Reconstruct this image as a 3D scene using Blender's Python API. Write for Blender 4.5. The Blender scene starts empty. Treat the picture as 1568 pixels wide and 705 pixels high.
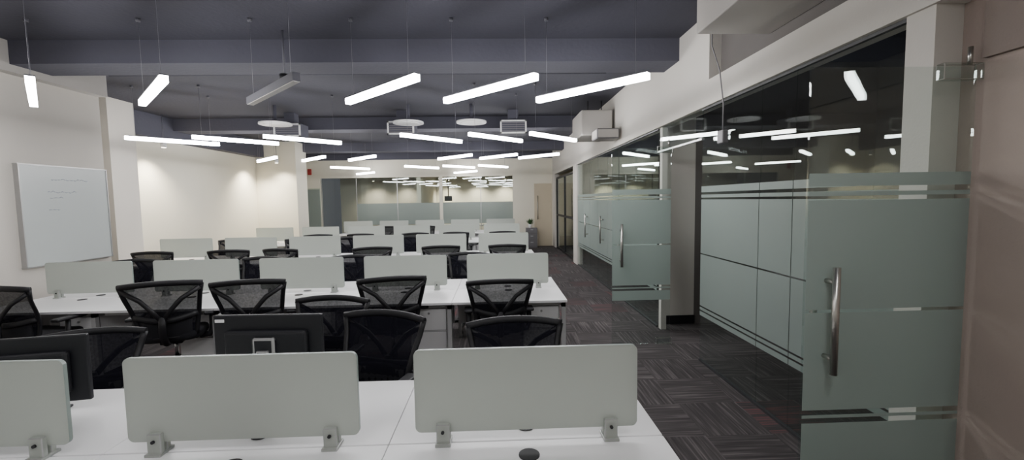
import bpy, bmesh, math, random
from mathutils import Vector, Matrix
random.seed(4)
D=bpy.data; COL=bpy.context.collection
def lin(c):
    c=c/255.0
    return c/12.92 if c<=.04045 else ((c+.055)/1.055)**2.4
def rgb(r,g,b): return (lin(r),lin(g),lin(b),1)
# ---------------------------------------------------------------- materials
def newmat(name):
    m=D.materials.new(name); m.use_nodes=True; nt=m.node_tree; nt.nodes.clear()
    out=nt.nodes.new('ShaderNodeOutputMaterial'); return m,nt,out
def pmat(name,col,rough=.6,metal=0,var=.06,vs=3.0,bump=0,bs=80,spec=.5,coat=0):
    m,nt,out=newmat(name); N=nt.nodes; L=nt.links
    p=N.new('ShaderNodeBsdfPrincipled'); L.new(p.outputs[0],out.inputs[0])
    p.inputs['Roughness'].default_value=rough; p.inputs['Metallic'].default_value=metal
    p.inputs['Specular IOR Level'].default_value=spec
    tc=N.new('ShaderNodeTexCoord'); nz=N.new('ShaderNodeTexNoise'); nz.inputs['Scale'].default_value=vs; nz.inputs['Detail'].default_value=4
    L.new(tc.outputs['Object'],nz.inputs['Vector'])
    mx=N.new('ShaderNodeMix'); mx.data_type='RGBA'
    mx.inputs[6].default_value=tuple(max(0,c*(1-var)) for c in col[:3])+(1,)
    mx.inputs[7].default_value=tuple(min(1,c*(1+var)) for c in col[:3])+(1,)
    L.new(nz.outputs['Fac'],mx.inputs[0]); L.new(mx.outputs[2],p.inputs['Base Color'])
    if bump:
        n2=N.new('ShaderNodeTexNoise'); n2.inputs['Scale'].default_value=bs; L.new(tc.outputs['Object'],n2.inputs['Vector'])
        b=N.new('ShaderNodeBump'); b.inputs['Strength'].default_value=bump; b.inputs['Distance'].default_value=.01
        L.new(n2.outputs['Fac'],b.inputs['Height']); L.new(b.outputs[0],p.inputs['Normal'])
    return m
def emat(name,col,s):
    m,nt,out=newmat(name); e=nt.nodes.new('ShaderNodeEmission'); e.inputs[0].default_value=col; e.inputs[1].default_value=s
    nt.links.new(e.outputs[0],out.inputs[0]); return m
def glassmat(name,tint,f0=.04):
    # thin architectural glass: Schlick reflection over clear transmission
    m,nt,out=newmat(name); N=nt.nodes; L=nt.links
    t=N.new('ShaderNodeBsdfTransparent'); t.inputs[0].default_value=tint
    g=N.new('ShaderNodeBsdfGlossy'); g.inputs['Roughness'].default_value=.01; g.inputs[0].default_value=(.9,.95,.93,1)
    f=N.new('ShaderNodeLayerWeight'); f.inputs[0].default_value=.5
    pw=N.new('ShaderNodeMath'); pw.operation='POWER'; pw.inputs[1].default_value=5; L.new(f.outputs['Facing'],pw.inputs[0])
    mr=N.new('ShaderNodeMapRange'); mr.inputs[3].default_value=f0; mr.inputs[4].default_value=.85; L.new(pw.outputs[0],mr.inputs[0])
    mx=N.new('ShaderNodeMixShader'); L.new(mr.outputs[0],mx.inputs[0]); L.new(t.outputs[0],mx.inputs[1]); L.new(g.outputs[0],mx.inputs[2])
    L.new(mx.outputs[0],out.inputs[0]); return m
def filmmat(name,col,transp=.12,trans=.45,gl=.05):
    m,nt,out=newmat(name); N=nt.nodes; L=nt.links
    d=N.new('ShaderNodeBsdfDiffuse'); d.inputs[0].default_value=col
    tr=N.new('ShaderNodeBsdfTranslucent'); tr.inputs[0].default_value=col
    t=N.new('ShaderNodeBsdfTransparent'); t.inputs[0].default_value=(.85,.9,.88,1)
    g=N.new('ShaderNodeBsdfGlossy'); g.inputs['Roughness'].default_value=.25
    tc=N.new('ShaderNodeTexCoord'); nz=N.new('ShaderNodeTexNoise'); nz.inputs['Scale'].default_value=2
    L.new(tc.outputs['Object'],nz.inputs['Vector'])
    mr=N.new('ShaderNodeMapRange'); mr.inputs[3].default_value=transp*.85; mr.inputs[4].default_value=transp*1.15; L.new(nz.outputs['Fac'],mr.inputs[0])
    a=N.new('ShaderNodeMixShader'); a.inputs[0].default_value=trans; L.new(d.outputs[0],a.inputs[1]); L.new(tr.outputs[0],a.inputs[2])
    b=N.new('ShaderNodeMixShader'); L.new(mr.outputs[0],b.inputs[0]); L.new(a.outputs[0],b.inputs[1]); L.new(t.outputs[0],b.inputs[2])
    c=N.new('ShaderNodeMixShader'); c.inputs[0].default_value=gl; L.new(b.outputs[0],c.inputs[1]); L.new(g.outputs[0],c.inputs[2])
    L.new(c.outputs[0],out.inputs[0]); return m
def carpetmat():
    m,nt,out=newmat('carpet_tiles'); N=nt.nodes; L=nt.links
    p=N.new('ShaderNodeBsdfPrincipled'); p.inputs['Roughness'].default_value=.95; p.inputs['Specular IOR Level'].default_value=.15; L.new(p.outputs[0],out.inputs[0])
    tc=N.new('ShaderNodeTexCoord'); ch=N.new('ShaderNodeTexChecker'); ch.inputs['Scale'].default_value=2.0
    L.new(tc.outputs['Object'],ch.inputs['Vector'])
    def stripe(sc):
        mp=N.new('ShaderNodeMapping'); mp.inputs['Scale'].default_value=sc; L.new(tc.outputs['Object'],mp.inputs['Vector'])
        n=N.new('ShaderNodeTexNoise'); n.inputs['Scale'].default_value=1; n.inputs['Detail'].default_value=3; n.inputs['Roughness'].default_value=.6
        L.new(mp.outputs[0],n.inputs['Vector']); return n
    a=stripe((1.6,42,1)); b=stripe((42,1.6,1))
    mx=N.new('ShaderNodeMix'); mx.data_type='FLOAT'; L.new(ch.outputs['Fac'],mx.inputs[0]); L.new(a.outputs['Fac'],mx.inputs[2]); L.new(b.outputs['Fac'],mx.inputs[3])
    cr=N.new('ShaderNodeValToRGB'); e=cr.color_ramp.elements
    e[0].position=.3; e[0].color=rgb(64,60,61); e[1].position=.7; e[1].color=rgb(114,108,107)
    k=cr.color_ramp.elements.new(.52); k.color=rgb(80,76,76)
    L.new(mx.outputs[0],cr.inputs[0])
    sn=N.new('ShaderNodeVectorMath'); sn.operation='SNAP'; sn.inputs[1].default_value=(.5,.5,10); L.new(tc.outputs['Object'],sn.inputs[0])
    wn=N.new('ShaderNodeTexWhiteNoise'); L.new(sn.outputs[0],wn.inputs['Vector'])
    gt=N.new('ShaderNodeMath'); gt.operation='GREATER_THAN'; gt.inputs[1].default_value=.88; L.new(wn.outputs['Value'],gt.inputs[0])
    g2=N.new('ShaderNodeMapRange'); g2.inputs[1].default_value=.50; g2.inputs[2].default_value=.6; g2.inputs[4].default_value=.55; L.new(mx.outputs[0],g2.inputs[0])
    mu=N.new('ShaderNodeMath'); mu.operation='MULTIPLY'; L.new(gt.outputs[0],mu.inputs[0]); L.new(g2.outputs[0],mu.inputs[1])
    m2=N.new('ShaderNodeMix'); m2.data_type='RGBA'; L.new(mu.outputs[0],m2.inputs[0]); L.new(cr.outputs[0],m2.inputs[6]); m2.inputs[7].default_value=rgb(112,54,58)
    L.new(m2.outputs[2],p.inputs['Base Color'])
    bp=N.new('ShaderNodeBump'); bp.inputs['Strength'].default_value=.3; bp.inputs['Distance'].default_value=.004; L.new(mx.outputs[0],bp.inputs['Height']); L.new(bp.outputs[0],p.inputs['Normal'])
    return m
M={}
M['wall']=pmat('wall_paint',rgb(206,202,194),.85,var=.03,bump=.1)
M['walll']=pmat('wall_paint_grey',rgb(204,199,190),.85,var=.03,bump=.1)
M['cream']=pmat('cream_paint',rgb(228,223,206),.85,var=.03,bump=.1)
M['soff']=pmat('bulkhead_paint',rgb(182,178,172),.85,var=.04,bump=.1)
M['ceil']=pmat('ceiling_paint',rgb(60,60,70),.9,var=.15,vs=1.5,bump=.4,bs=20)
M['beam']=pmat('beam_paint',rgb(78,78,89),.9,var=.12,vs=2,bump=.4,bs=20)
M['brown']=pmat('brown_wall',rgb(166,151,142),.7,var=.08,vs=6,bump=.2)
M['brown2']=pmat('brown_wall_upper',rgb(132,119,111),.7,var=.08,vs=6,bump=.2)
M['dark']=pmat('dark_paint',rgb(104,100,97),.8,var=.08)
M['carpet']=carpetmat()
M['white']=pmat('white_laminate',rgb(238,238,238),.35,var=.015)
M['legw']=pmat('desk_leg_white',rgb(190,190,190),.5)
M['screen']=filmmat('frosted_acrylic',rgb(200,205,198),.03,.42,.05)
M['scredge']=pmat('acrylic_edge',rgb(140,152,146),.3)
M['alu']=pmat('aluminium',rgb(185,185,185),.35,.7)
M['rail']=pmat('dark_channel',rgb(70,70,72),.45,.3)
M['steel']=pmat('brushed_steel',rgb(190,188,182),.28,.95)
M['chrome']=pmat('chrome',rgb(210,210,210),.12,1)
M['blk']=pmat('black_plastic',rgb(22,22,26),.5,var=.1)
M['fab']=pmat('black_fabric',rgb(24,24,29),.95,var=.15,vs=30,bump=.3,bs=300)
M['mon']=pmat('monitor_black',rgb(22,23,28),.5,var=.08)
M['grey']=pmat('pedestal_grey',rgb(112,110,112),.5)
M['wb']=pmat('whiteboard_surface',rgb(192,198,196),.25,var=.02)
M['ink']=pmat('marker_ink',rgb(140,146,164),.6)
M['glass']=glassmat('clear_glass',(.92,.95,.94,1))
M['film']=filmmat('frosted_film',rgb(172,184,178),.14,.4,.05)
M['lamp']=emat('led_diffuser',(1,.985,1,1),56)
M['fill']=emat('cabin_fill_glow',(1,.95,.9,1),1.6)  # weak fill glow, added to brighten the unlit cabins
M['lampoff']=pmat('led_diffuser_off',rgb(200,200,200),.5)
M['wire']=pmat('suspension_wire',rgb(120,120,128),.5)
M['lampbody']=pmat('lamp_body',rgb(90,90,98),.5)
M['warm']=emat('warm_lamp',(1,.9,.72,1),20)
M['dwhite']=pmat('diffuser_white',rgb(225,225,225),.5)
M['red']=pmat('alarm_red',rgb(170,50,48),.4)
M['leaf']=pmat('leaf_green',rgb(60,96,52),.5,var=.3,vs=20)
M['door']=pmat('door_cream',rgb(196,184,160),.6)
def meshmat():
    m,nt,out=newmat('chair_mesh'); N=nt.nodes; L=nt.links
    d=N.new('ShaderNodeBsdfDiffuse'); d.inputs[0].default_value=rgb(30,30,37)
    t=N.new('ShaderNodeBsdfTransparent')
    tc=N.new('ShaderNodeTexCoord'); w=N.new('ShaderNodeTexNoise'); w.inputs['Scale'].default_value=60; L.new(tc.outputs['Object'],w.inputs['Vector'])
    mr=N.new('ShaderNodeMapRange'); mr.inputs[3].default_value=.04; mr.inputs[4].default_value=.16; L.new(w.outputs['Fac'],mr.inputs[0])
    x=N.new('ShaderNodeMixShader'); L.new(mr.outputs[0],x.inputs[0]); L.new(d.outputs[0],x.inputs[1]); L.new(t.outputs[0],x.inputs[2]); L.new(x.outputs[0],out.inputs[0]); return m
M['mesh']=meshmat()
# ---------------------------------------------------------------- mesh builder
class B:
    def __init__(s): s.bm=bmesh.new(); s.m=[]
    def mi(s,k):
        if k not in s.m: s.m.append(k)
        return s.m.index(k)
    def box(s,x0,x1,y0,y1,z0,z1,k,bev=0,seg=2,T=None):
        r=bmesh.ops.create_cube(s.bm,size=1); vs=r['verts']
        bmesh.ops.transform(s.bm,matrix=Matrix.Translation(((x0+x1)/2,(y0+y1)/2,(z0+z1)/2))@Matrix.Diagonal((abs(x1-x0),abs(y1-y0),abs(z1-z0),1)),verts=vs)
        fs=set(f for v in vs for f in v.link_faces); i=s.mi(k)
        if bev:
            es=set(e for v in vs for e in v.link_edges)
            rr=bmesh.ops.bevel(s.bm,geom=list(es),offset=bev,segments=seg,affect='EDGES',profile=.5)
            fs=set(rr['faces'])|set(f for f in fs if f.is_valid)
            vs=list(set(v for f in fs for v in f.verts))
        for f in fs: f.material_index=i
        if T is not None: bmesh.ops.transform(s.bm,matrix=T,verts=list(set(v for f in fs for v in f.verts)))
        return vs
    def tube(s,pts,r,k,seg=8,ry=None,closed=False,smooth=True,rs=None):
        pts=[Vector(p) for p in pts]; n=len(pts); rings=[]; i=s.mi(k); up=Vector((0,0,1)); prev=None
        for j,p in enumerate(pts):
            a=pts[(j-1)%n] if (closed or j>0) else p; b=pts[(j+1)%n] if (closed or j<n-1) else p
            t=(b-a).normalized()
            if prev is None:
                ref=Vector((0,1,0)) if abs(t.y)<.9 else Vector((1,0,0)); u=(ref-t*ref.dot(t)).normalized()
            else:
                u=(prev-t*prev.dot(t)).normalized()
            prev=u; w=t.cross(u); rr=r*(rs[j] if rs else 1); r2=(ry or r)*(rs[j] if rs else 1)
            rings.append([s.bm.verts.new(p+u*math.cos(2*math.pi*q/seg)*rr+w*math.sin(2*math.pi*q/seg)*r2) for q in range(seg)])
        for j in range(n if closed else n-1):
            A=rings[j]; Bq=rings[(j+1)%n]
            for q in range(seg):
                f=s.bm.faces.new((A[q],A[(q+1)%seg],Bq[(q+1)%seg],Bq[q])); f.material_index=i; f.smooth=smooth
        if not closed:
            for R in (rings[0],rings[-1]):
                f=s.bm.faces.new(R); f.material_index=i
    def plate(s,x0,x1,z0,z1,y,th,rad,k,seg=5):
        i=s.mi(k); o=[]
        for cx,cz,a0 in ((x1-rad,z1-rad,0),(x0+rad,z1-rad,90),(x0+rad,z0+rad,180),(x1-rad,z0+rad,270)):
            for q in range(seg+1):
                a=math.radians(a0+90*q/seg); o.append((cx+rad*math.cos(a),cz+rad*math.sin(a)))
        F=[s.bm.verts.new((a,y-th/2,b)) for a,b in o]; K=[s.bm.verts.new((a,y+th/2,b)) for a,b in o]
        f=s.bm.faces.new(F); f.material_index=i; f=s.bm.faces.new(K[::-1]); f.material_index=i
        return F,K
    def plate_rim(s,F,K,k):
        i=s.mi(k); n=len(F)
        for q in range(n):
            f=s.bm.faces.new((F[q],F[(q+1)%n],K[(q+1)%n],K[q])); f.material_index=i
    def quad(s,ps,k):
        f=s.bm.faces.new([s.bm.verts.new(p) for p in ps]); f.material_index=s.mi(k); return f
    def mesh(s,name):
        me=D.meshes.new(name); bmesh.ops.recalc_face_normals(s.bm,faces=s.bm.faces); s.bm.to_mesh(me); s.bm.free()
        for k in s.m: me.materials.append(M[k])
        return me
    def obj(s,name,loc=(0,0,0),rz=0,parent=None):
        return place(s.mesh(name),name,loc,rz,parent)
def place(me,name,loc=(0,0,0),rz=0,parent=None):
    o=D.objects.new(name,me); COL.objects.link(o); o.location=loc; o.rotation_euler=(0,0,rz)
    if parent: o.parent=parent
    return o
def sbox(name,x0,x1,y0,y1,z0,z1,k,bev=0):
    b=B(); b.box(x0,x1,y0,y1,z0,z1,k,bev); return b.obj(name)
# ---------------------------------------------------------------- dims
XW=2.12; ZC=3.55; ZH=2.655; YB=16.2; XL=-5.35; XL2=-7.0; YE=6.12
# ---------------------------------------------------------------- shell
sbox('floor',-7.3,5.5,-2,20.8,-.1,0,'carpet')
sbox('ceiling',-7.3,5.5,-2,20.8,ZC,ZC+.15,'ceil')
for i,y in enumerate((.9,4.95,9.4,13.4)):
    sbox('ceiling_beam',-7.0,XW+.1,y,y+.45,3.30,ZC,'beam')
b=B(); b.box(XL-.3,XL,-2,YE,0,ZC,'walll'); b.box(XL-.02,XL+.03,-2,4.86,0,3.2,'walll'); b.obj('wall_left')
sbox('trim_1',XL+.001,XL+.12,-2,YE,3.22,ZC,'soff')
sbox('wall_left_return',XL2-.3,XL-.301,YE-.25,YE,0,ZC,'walll')
sbox('wall_left_rear',XL2-.3,XL2,YE,YB+.2,0,ZC,'cream')
sbox('wall_column',XL2+.001,-6.37,7.42,7.95,0,ZC,'walll')
sbox('trim_6',XL2+.001,-6.75,7.95,12.9,3.1,ZC,'beam')
sbox('wall_column',XL2+.001,-5.85,12.9,13.6,0,ZC,'cream')
sbox('wall_behind',-7.3,5.5,-2.2,-2,0,ZC,'wall')
b=B()
b.box(XL2,XW+.2,YB,YB+.15,ZH,ZC-.25,'cream')
b.box(XL2,-6.5,YB,YB+.15,0,ZH,'cream')
b.box(.60,XW+.2,YB,YB+.15,0,ZH,'cream')
b.box(XL2,XW+.2,YB,YB+.15,ZC-.25,ZC,'beam')
b.obj('wall_rear')
b=B()
b.box(-7.3,5.5,20.5,20.7,0,ZC,'cream'); b.obj('wall_conference_rear')
sbox('wall_conference_divider',-3.0,-2.85,YB+.16,20.49,0,ZC,'cream')
def band_film(b,axis,c,a0,a1,bands,off=.007):
    for z0,z1 in bands:
        if axis=='y': b.box(a0,a1,c-off-.001,c-off,z0,z1,'film')
        else: b.box(c-off-.001,c-off,a0,a1,z0,z1,'film')
b=B()
b.box(-6.5,-2.14,YB+.06,YB+.072,.02,ZH,'glass'); b.box(-2.02,.6,YB+.06,YB+.072,.02,ZH,'glass')
b.box(-2.14,-2.02,YB+.02,YB+.11,0,ZH,'cream')
for x in (-6.48,-5.2,-3.7,-.6): b.box(x-.012,x+.012,YB+.05,YB+.085,0,ZH,'alu')
band_film(b,'y',YB+.06,-5.2,-2.14,[(.9,1.70)]); band_film(b,'y',YB+.06,-2.02,.6,[(.9,1.70)])
b.obj('window_1')
b=B(); b.box(-6.98,-6.52,YB-.03,YB-.02,.6,2.25,'film'); b.box(-7.0,-6.5,YB-.02,YB-.01,.5,2.3,'glass'); b.obj('window_2')
b=B(); b.box(1.40,2.05,YB-.03,YB-.001,.0,2.35,'door',.004); b.tube([(1.52,YB-.09,1.0),(1.52,YB-.09,1.9)],.016,'steel')
b.box(1.51,1.53,YB-.09,YB-.02,1.1,1.12,'steel'); b.box(1.51,1.53,YB-.09,YB-.02,1.78,1.8,'steel'); b.obj('door_1')
# ------------------------------------------------------------- right side
b=B()
b.box(XW-.02,XW+.16,-2,4.25,ZH,2.90,'wall')
b.box(XW-.02,XW+.16,4.25,YB,ZH,ZC-.001,'wall')
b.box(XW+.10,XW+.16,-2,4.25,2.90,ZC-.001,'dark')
b.obj('wall_right')
sbox('trim_2',XW+.0,XW+.14,2.06,2.21,0,ZH,'wall')
sbox('trim_3',XW+.03,XW+.10,5.56,5.64,0,ZH,'wall')
sbox('trim_4',XW-.02,XW+.14,11.35,11.85,0,ZH,'wall')
sbox('trim_5',XW-.02,XW+.14,15.6,YB,0,ZH,'wall')
sbox('wall_right_near',XW+.12,XW+.3,-2,1.94,0,ZH,'brown')
sbox('trim_7',XW+.095,XW+.119,-2,1.93,2.36,ZH-.001,'brown2')
sbox('wall_right_jamb',XW+.141,XW+.3,1.94,2.2,0,ZH,'brown')
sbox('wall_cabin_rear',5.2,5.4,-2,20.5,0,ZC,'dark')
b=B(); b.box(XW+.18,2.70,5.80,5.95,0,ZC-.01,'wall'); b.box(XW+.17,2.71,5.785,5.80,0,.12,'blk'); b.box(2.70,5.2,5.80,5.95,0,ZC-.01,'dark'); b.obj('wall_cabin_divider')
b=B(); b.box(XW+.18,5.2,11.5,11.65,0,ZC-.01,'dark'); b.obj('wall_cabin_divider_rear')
b=B(); b.box(XW+.30,5.2,2.1,2.25,0,ZC-.01,'brown2'); b.obj('wall_cabin_divider_near')
for y in (4.0,7.5,9.8):  # added glowing panels, out of view, to lift the dark cabin interiors
    b=B(); b.box(3.2,4.4,y-.3,y+.3,3.40,3.43,'fill'); b.box(3.18,4.42,y-.32,y+.32,3.43,3.54,'dwhite'); b.obj('cabin_fill_panel')
FB=[(.50,.545),(.56,.59),(.605,1.15),(1.163,1.725),(1.745,1.775),(1.80,1.86)]
GX=XW+.02
def glassrun(name,y0,y1,joints,hs=()):
    b=B(); ys=[y0]+list(joints)+[y1]
    for a,c in zip(ys[:-1],ys[1:]):
        b.box(GX,GX+.012,a+.002,c-.002,.02,ZH,'glass')
        band_film(b,'x',GX,a+.004,c-.004,FB,.003)
    b.box(GX-.008,GX+.02,y0,y1,0,.02,'rail'); b.box(GX-.008,GX+.02,y0,y1,ZH-.02,ZH,'rail')
    for y in hs: handle(b,GX,y,.85,1.40,axis='x')
    return b.obj(name)
def handle(b,x,y,z0,z1,both=True,axis='y',off=.07,r=.016):
    for s in ((-1,1) if both else (-1,)):
        if axis=='y':
            b.tube([(x,y+s*off,z0),(x,y+s*off,z1)],r,'steel',12)
            for z in (z0+.07,z1-.07): b.tube([(x,y,z),(x,y+s*off,z)],r*.7,'steel',10)
        else:
            b.tube([(x+s*off,y,z0),(x+s*off,y,z1)],r,'steel',12)
            for z in (z0+.07,z1-.07): b.tube([(x,y,z),(x+s*off,y,z)],r*.7,'steel',10)
glassrun('window_3',2.22,4.45,(3.05,3.45))
b=B(); b.box(GX,GX+.012,4.45,5.66,2.36,ZH,'glass'); b.box(GX-.01,GX+.022,4.45,5.66,2.34,2.36,'alu'); b.obj('window_4')
glassrun('window_5',5.68,7.5,(6.6,))
glassrun('window_6',7.55,11.35,(8.3,9.1,9.9,10.6),(8.6,10.1))
b=B()
for y in (11.9,13.7,15.5): b.box(XW+.02,XW+.08,y-.03,y+.03,0,2.5,'blk')
for z in (2.5,1.2,.03): b.box(XW+.02,XW+.08,11.9,15.5,z-.03,z+.03,'blk')
b.box(XW+.045,XW+.055,11.9,15.5,0,2.5,'glass'); b.obj('door_2')
b=B()
for z in (.1,.6,1.1,1.6,2.1): b.box(2.6,3.0,12.2,15,z-.02,z+.02,'blk')
for y in (12.2,13.6,15): b.box(2.6,3.0,y-.02,y+.02,0,2.12,'blk')
b.obj('storage_rack')
def opendoor(name,y,x0,x1,hz=(.92,1.42),zb=.54):
    b=B(); b.box(x0,x1,y-.006,y+.006,.012,2.33,'glass')
    bands=[(zb,.655),(.68,.695),(.72,1.195),(1.21,1.725),(1.745,1.765),(1.79,1.85)]
    band_film(b,'y',y,x0+.003,x1-.003,bands,.007)
    b.box(x1-.17,x1+.02,y-.02,y+.02,2.27,2.345,'steel',.003); b.box(x1-.17,x1+.02,y-.02,y+.02,.004,.08,'steel',.003)
    b.tube([(x1-.03,y,2.34),(x1-.03,y,2.42)],.01,'steel')
    handle(b,x0+.10,y,*hz); return b.obj(name)
opendoor('door_3',1.96,1.44,2.22,zb=.2)
opendoor('door_4',5.0,1.34,2.04,(.95,1.45))
sbox('air_duct',1.62,XW+.099,2.4,3.5,3.05,3.36,'soff',.01)
b=B(); b.box(1.5,2.05,7.6,8.5,2.86,3.3,'soff',.02); b.box(1.68,2.06,7.2,7.6,2.75,2.92,'grey',.02); b.tube([(1.7,8,3.3),(1.7,8,3.54)],.01,'blk'); b.tube([(1.95,8,3.3),(1.95,8,3.54)],.01,'blk'); b.obj('air_handling_unit')
b=B(); b.tube([(1.95,3.9,3.54),(1.95,3.9,3.1),(2.05,3.95,2.9),(2.09,3.95,2.6),(2.09,3.95,2.36)],.006,'grey'); b.box(2.06,2.12,3.9,4.0,2.24,2.36,'grey',.01); b.obj('cable_junction_box')
# ------------------------------------------------------------- desks
MW=1.16; XR=.69
def bracket(b,x,y):
    b.box(x-.027,x+.027,y-.028,y-.006,.742,.83,'alu',.003); b.box(x-.027,x+.027,y+.006,y+.028,.742,.83,'alu',.003)
    b.box(x-.032,x+.032,y-.04,y+.04,.740,.752,'alu',.002)
    b.tube([(x,y-.036,.80),(x,y-.026,.80)],.007,'blk',8)
def desk(y,n):
    b=B(); x0=XR-n*MW
    for i in range(n):
        a=XR-(i+1)*MW; c=XR-i*MW
        for s in (-1,1):
            ya,yb=(y-.65,y-.004) if s<0 else (y+.004,y+.65)
            b.box(a+.0015,c-.0015,ya,yb,.715,.74,'white',.002,1)
            gx=(a+c)/2; gy=y+s*.11
            b.tube([(gx,gy,.738),(gx,gy,.744)],.042,'blk',20)
            if s<0: b.box(c-.45,c-.06,y-.5,y-.05,.06,.66,'grey',.004); b.box(c-.44,c-.07,y-.512,y-.5,.42,.65,'grey',.004); b.box(c-.44,c-.07,y-.512,y-.5,.07,.41,'grey',.004); b.tube([(c-.25,y-.512,.6),(c-.25,y-.52,.6)],.012,'alu',10)
        b.box(a+.04,c-.04,y-.01,y+.01,.35,.70,'legw')
        b.box(c-.05,c-.01,y-.60,y-.56,0,.715,'legw'); b.box(c-.05,c-.01,y+.56,y+.60,0,.715,'legw'); b.box(c-.05,c-.01,y-.6,y+.6,.66,.712,'legw')
        b.box(a+.05,c-.05,y-.56,y-.53,.67,.712,'legw'); b.box(a+.05,c-.05,y+.53,y+.56,.67,.712,'legw')
        b.box((a+c)/2-.3,(a+c)/2+.3,y-.08,y+.08,.62,.66,'grey')
    b.box(x0,x0+.04,y-.6,y+.6,0,.71,'legw')
    root=b.obj('workstation_desk')
    for i in range(n):
        cx=XR-(i+.5)*MW
        p=B(); F,K=p.plate(cx-.465,cx+.465,.79,1.14,y,.016,.025,'screen'); p.plate_rim(F,K,'scredge')
        bracket(p,cx-.35,y); bracket(p,cx+.35,y)
        p.obj('privacy_screen',parent=root)
RY=[1.75,4.9,8.05,11.2,14.2]
NN=[5,5,6,6,5]
for y,n in zip(RY,NN): desk(y,n)
# ------------------------------------------------------------- chair
def chairmesh():
    b=B()
    for q in range(5):
        a=math.radians(90+72*q); c,s=math.cos(a),math.sin(a)
        b.tube([(0,0,.115),(c*.14,s*.14,.105),(c*.30,s*.30,.075)],.026,'blk',8,ry=.02,rs=[1.2,1,.7])
        T=Matrix.Translation((c*.30,s*.30,.03))@Matrix.Rotation(a+.5,4,'Z')
        for o in (-.014,.014):
            pa=T@Vector((o-.008,0,0)); pb=T@Vector((o+.008,0,0)); b.tube([pa,pb],.029,'blk',14)
        b.tube([(c*.3,s*.3,.03),(c*.3,s*.3,.08)],.008,'chrome',8)
    b.tube([(0,0,.08),(0,0,.28)],.03,'blk',14); b.tube([(0,0,.28),(0,0,.43)],.017,'chrome',14)
    b.box(-.09,.09,-.14,.1,.415,.455,'blk',.012)
    i=b.mi('fab'); rings=[]; n=28
    for z,sc in ((.455,.86),(.462,.95),(.485,1.0),(.515,1.0),(.533,.96),(.54,.86),(.538,.5)):
        R=[]
        for q in range(n):
            t=2*math.pi*q/n; c,s=math.cos(t),math.sin(t)
            x=.255*math.copysign(abs(c)**.5,c)*sc; y=.01+.25*math.copysign(abs(s)**.5,s)*sc
            R.append(b.bm.verts.new((x,y,z-(.03*max(0,(y-.12)/.13)**2))))
        rings.append(R)
    for A,C in zip(rings[:-1],rings[1:]):
        for q in range(n):
            f=b.bm.faces.new((A[q],A[(q+1)%n],C[(q+1)%n],C[q])); f.material_index=i; f.smooth=True
    for R in (rings[0],rings[-1]): f=b.bm.faces.new(R); f.material_index=i
    def P(s,t,o=0):
        hw=.215+.09*t**1.2
        return Vector((s*hw,-.235-.10*t+.035*math.sin(math.pi*min(1,t*1.3))+.055*s*s-o,.50+.495*t-.022*s*s*t))
    i=b.mi('mesh'); nu,nv=12,10
    V=[[b.bm.verts.new(P(-1+2*u/nu,v/nv)) for u in range(nu+1)] for v in range(nv+1)]
    for v in range(nv):
        for u in range(nu):
            f=b.bm.faces.new((V[v][u],V[v][u+1],V[v+1][u+1],V[v+1][u])); f.material_index=i; f.smooth=True
    for sd in (-1,1): b.tube([P(sd,t/10) for t in range(11)],.014,'blk',8,ry=.02)
    b.tube([P(-1.03+2.06*u/14,1) for u in range(15)],.016,'blk',10,ry=.026)
    b.tube([P(-1+2*u/14,0) for u in range(15)],.015,'blk',8,ry=.022)
    b.tube([(0,-.10,.435),(0,-.24,.45),(0,-.315,.52),(0,-.32,.62),(0,-.315,.70)],.03,'blk',10,ry=.022)
    for sd in (-1,1):
        b.tube([(0,-.315,.66),(sd*.07,-.325,.76),P(sd*.55,.72,.03),P(sd*.98,.93,.012)],.013,'blk',8,ry=.02)
    b.tube([P(-.99+1.98*u/12,.42-.10*(1-(2*u/12-1)**2),.03*(1-(2*u/12-1)**2)+.012) for u in range(13)],.011,'blk',8,ry=.024)
    b.tube([P(-.85+1.7*u/8,.16,.012) for u in range(9)],.012,'fab',8,ry=.09)
    for sd in (-1,1):
        b.tube([(sd*.2,-.02,.445),(sd*.285,-.02,.45),(sd*.305,-.01,.50),(sd*.305,.0,.64)],.016,'blk',8,ry=.026)
        b.box(sd*.305-.04,sd*.305+.04,-.12,.15,.645,.675,'blk',.012)
    return b.mesh('office_chair')
CH=chairmesh()
def chair(x,y,deg,h=1): o=place(CH,'office_chair',(x,y,0),math.radians(deg)); o.scale=(1,1,h)
for x,y,a,h in ((.00,4.31,3,1),(-1.07,4.34,14,1.04),(-2.36,4.28,12,1.05),(-3.14,4.22,20,1.06),(-4.42,4.24,-8,1.05)): chair(x,y,a,h)
for x,y,a,h in ((.11,2.50,182,.96),(-.88,2.68,162,.98),(-2.62,2.62,200,.92),(-1.40,3.25,172,.97)): chair(x,y,a,h)
for x,y,a in ((-4.95,5.78,190),(-3.3,5.8,172),(-2.0,5.8,186),(-.45,5.85,170)): chair(x,y,a)
for x,y,a in ((.18,7.50,-4),(-.98,7.50,6),(-2.15,7.48,14),(-3.55,7.50,-10),(-4.45,7.46,8),(-5.6,7.4,4)): chair(x,y,a)
for x,y,a in ((.0,8.98,176),(-1.9,8.98,190),(-3.2,9.02,175),(-4.15,8.95,184),(-5.6,9.0,178)): chair(x,y,a)
for x,y,a in ((.1,10.6,4),(-.95,10.6,-8),(-2.0,10.6,9),(-3.25,10.6,0),(-4.3,10.6,12)): chair(x,y,a)
for x,y,a in ((.05,12.1,180),(-1.3,12.1,186),(-2.4,12.1,170),(-3.8,12.1,180)): chair(x,y,a)
for x,y,a in ((.1,13.6,0),(-1.1,13.6,8),(-2.2,13.6,-6),(-3.4,13.6,4)): chair(x,y,a)
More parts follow.
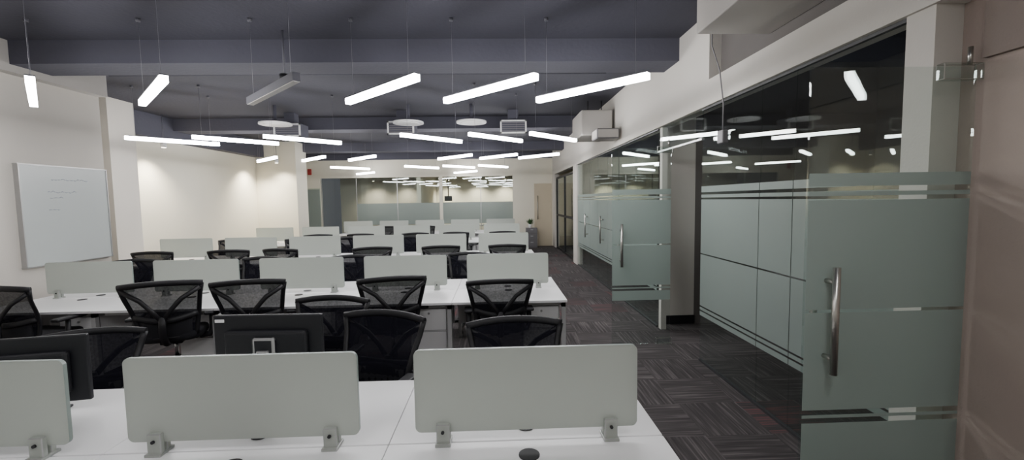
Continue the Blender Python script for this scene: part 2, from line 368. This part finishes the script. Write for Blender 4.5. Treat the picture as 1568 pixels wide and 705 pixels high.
# ------------------------------------------------------------- monitors
def monitor(x,y,deg,top):
    b=B(); z1=top; z0=top-.33
    b.box(-.265,.265,-.012,.012,z0,z1,'mon',.006)
    b.box(-.20,.20,-.045,-.008,z0+.05,z1-.07,'mon',.018,3)
    b.box(-.055,.055,-.06,-.04,z0+.02,z1-.10,'alu',.014,3)
    b.box(-.03,.03,-.075,-.045,.76,z1-.16,'alu',.008)
    b.box(-.13,.13,-.14,.08,.741,.755,'mon',.006)
    b.box(-.255,-.21,-.0135,-.012,z1-.035,z1-.02,'white')
    b.obj('computer_monitor',(x,y,0),math.radians(deg))
monitor(-1.13,2.12,-2,1.21)
monitor(-2.28,2.10,10,1.13)
# ------------------------------------------------------------- whiteboard
b=B(); WY0,WY1=5.0,6.08
b.box(XL+.035,XL+.05,WY0,WY1,1.07,2.24,'wb')
for z in (1.07,2.24): b.box(XL+.001,XL+.058,WY0-.01,WY1+.01,z-.006,z+.006,'alu')
for y in (WY0,WY1): b.box(XL+.001,XL+.058,y-.006,y+.006,1.07,2.24,'alu')
for z,a,c in ((2.08,5.35,5.8),(1.93,5.3,5.6),(1.86,5.32,5.48),(1.72,5.3,5.42)):
    y=a
    while y<c:
        w=random.uniform(.02,.05); b.tube([(XL+.0505,y,z),(XL+.0505,y+w*.5,z+random.uniform(-.015,.02)),(XL+.0505,y+w,z)],.003,'ink',4); y+=w+.012
b.obj('whiteboard')
# ------------------------------------------------------------- lights
ZL=2.75
def batten(x,y,deg,on=True,L=1.2):
    b=B(); h=L/2
    if on:
        b.box(-h,h,-.029,.029,.044,.056,'lampbody',.002,1)
        b.box(-h+.001,h-.001,-.028,.028,-.010,.044,'lamp')
    else:
        b.box(-h,h,-.032,.032,-.006,.062,'lampbody',.002,1)
        b.box(-h+.01,h-.01,-.027,.027,-.012,-.006,'lampoff')
    for s in (-1,1):
        b.tube([(s*(h-.12),0,.055),(s*(h-.12),0,ZC-ZL-.001)],.0018,'wire',5)
        b.tube([(s*(h-.12),0,ZC-ZL-.03),(s*(h-.12),0,ZC-ZL-.001)],.02,'lampbody',8)
    b.obj('pendant_light_batten',(x,y,ZL),math.radians(deg))
XS=(.86,-.08,-1.06,-2.03,-3.08,-4.12)
for x in XS: batten(x,4.06,-45,on=(x!=-2.03))
for x in (.96,.02,-1.02,-3.07,-4.12,-5.1): batten(x,7.12,45)
for x in (.98,.04,-.97,-3.1,-4.2,-5.25): batten(x,10.15,-45)
for x in (-.08,-1.1,-2.2,-4.3): batten(x,13.0,45)
for x in (-1.1,-4.6): batten(x,15.4,-45)
for x in (.9,-1.06,-3.08): batten(x,.55,45)
for x,y in ((-.45,8.2),(-1.62,8.2),(-4.05,8.2)):
    b=B(); b.tube([(x,y,3.2),(x,y,3.23)],.28,'dwhite',28); b.tube([(x,y,3.23),(x,y,ZC-.001)],.03,'beam',12); b.tube([(x,y,3.19),(x,y,3.2)],.2,'dwhite',28); b.obj('ceiling_diffuser')
for x,y in ((.35,8.6),(-1.85,8.6),(-4.1,8.75)):
    b=B(); b.box(x-.26,x+.26,y,y+.35,3.06,3.32,'beam'); b.box(x-.26,x+.26,y-.02,y,3.06,3.09,'dwhite'); b.box(x-.26,x+.26,y-.02,y,3.29,3.32,'dwhite'); b.box(x-.26,x-.23,y-.02,y,3.06,3.32,'dwhite'); b.box(x+.23,x+.26,y-.02,y,3.06,3.32,'dwhite')
    for q in range(5): b.box(x-.23,x+.23,y-.015,y,3.105+q*.04,3.117+q*.04,'grey')
    b.box(x-.1,x+.1,y+.1,y+.3,3.32,ZC-.001,'beam'); b.obj('air_grille')
b=B(); b.tube([(-5.0,5.9,3.45),(1.5,5.9,3.45)],.018,'beam',8)
for x in (-4,-2,0): b.tube([(x,5.9,3.45),(x,5.9,ZC-.001)],.008,'beam',6)
b.obj('sprinkler_pipe')
b=B(); b.tube([(-2.2,4.7,3.1),(-2.2,4.7,ZC-.001)],.012,'lampbody',8); b.tube([(-2.2,4.7,3.03),(-2.2,4.7,3.1)],.05,'blk',14); b.obj('security_camera')
b=B(); b.box(-6.92,-6.78,YB-.05,YB-.001,2.78,3.0,'red',.02); b.tube([(-6.85,YB-.07,2.9),(-6.85,YB-.05,2.9)],.05,'red',14); b.obj('fire_alarm')
b=B(); b.box(1.05,1.45,15.6,16.0,.0,.72,'grey',.005)
for z in (.05,.28,.51): b.box(1.07,1.43,15.588,15.6,z,z+.2,'grey',.004); b.box(1.2,1.3,15.575,15.588,z+.14,z+.16,'alu')
b.obj('filing_cabinet')
b=B(); b.tube([(1.2,15.8,.72),(1.2,15.8,.85)],.06,'white',14,rs=[.8,1.1])
for q in range(40):
    a=random.uniform(0,6.28); r=random.uniform(.05,.2); z=random.uniform(.88,1.08); c,s=math.cos(a),math.sin(a)
    p=Vector((1.2,15.8,.84)); e=Vector((1.2+c*r,15.8+s*r,z)); w=Vector((-s,c,0))*.028; m=p.lerp(e,.6)+Vector((0,0,.02))
    b.quad([p,m+w,e,m-w],'leaf')
b.obj('potted_plant')
b=B(); b.box(-2.05,-1.75,17.0,17.05,1.75,1.95,'blk',.01); b.tube([(-1.9,17.02,1.95),(-1.9,17.02,ZC)],.02,'blk'); b.obj('ceiling_mounted_screen')
b=B(); b.box(-2.4,1.2,17.6,18.9,.71,.74,'white',.01); 
for x in (-2.1,.9): b.box(x-.05,x+.05,17.8,18.7,0,.71,'grey')
b.obj('conference_table')
# ------------------------------------------------------------- warm lamps
def spot(name,loc,tgt,e,ang,col=(1,.9,.74),blend=.9,r=.05):
    l=D.lights.new(name,'SPOT'); l.energy=e; l.spot_size=math.radians(ang); l.spot_blend=blend; l.color=col; l.shadow_soft_size=r
    o=D.objects.new(name,l); COL.objects.link(o); o.location=loc
    o.rotation_euler=(Vector(tgt)-Vector(loc)).to_track_quat('-Z','Y').to_euler(); return o
def downlight(x,y,z=3.0,tx=0,ty=0,e=60):
    b=B(); b.tube([(x,y,z),(x,y,z+.12)],.05,'dwhite',16); b.tube([(x,y,z+.12),(x,y,ZC-.001)],.006,'lampbody',6); b.tube([(x,y,z-.003),(x,y,z-.001)],.04,'warm',16); r=b.obj('wall_downlight')
    o=spot('lamp',(x,y,z-.03),(x+tx,y+ty,0),e,120); o.parent=r
for y in (8.9,12.3): downlight(-6.6,y,2.90,-.3,0,260)
downlight(-6.2,12.5,2.90,0,.3,140)
for x in (-2.2,-.9,.4): downlight(x,19.9,2.7,0,.4,190)
for x in (-5.6,-4.2): downlight(x,19.9,2.7,0,.4,90)
# ------------------------------------------------------------- world
w=D.worlds.new('world'); bpy.context.scene.world=w; w.use_nodes=True
w.node_tree.nodes['Background'].inputs[0].default_value=(.5,.52,.6,1); w.node_tree.nodes['Background'].inputs[1].default_value=.15
# ------------------------------------------------------------- camera
cam=D.cameras.new('camera'); co=D.objects.new('camera',cam); COL.objects.link(co); bpy.context.scene.camera=co
cam.sensor_width=36; cam.lens=660/1568*36; cam.clip_start=.05
R=Matrix.Rotation(math.radians(-1.94),3,'Z')@Matrix.Rotation(math.radians(90-3.98),3,'X')@Matrix.Rotation(math.radians(-.9),3,'Z')
co.matrix_world=Matrix.Translation((0,0,1.75))@R.to_4x4()
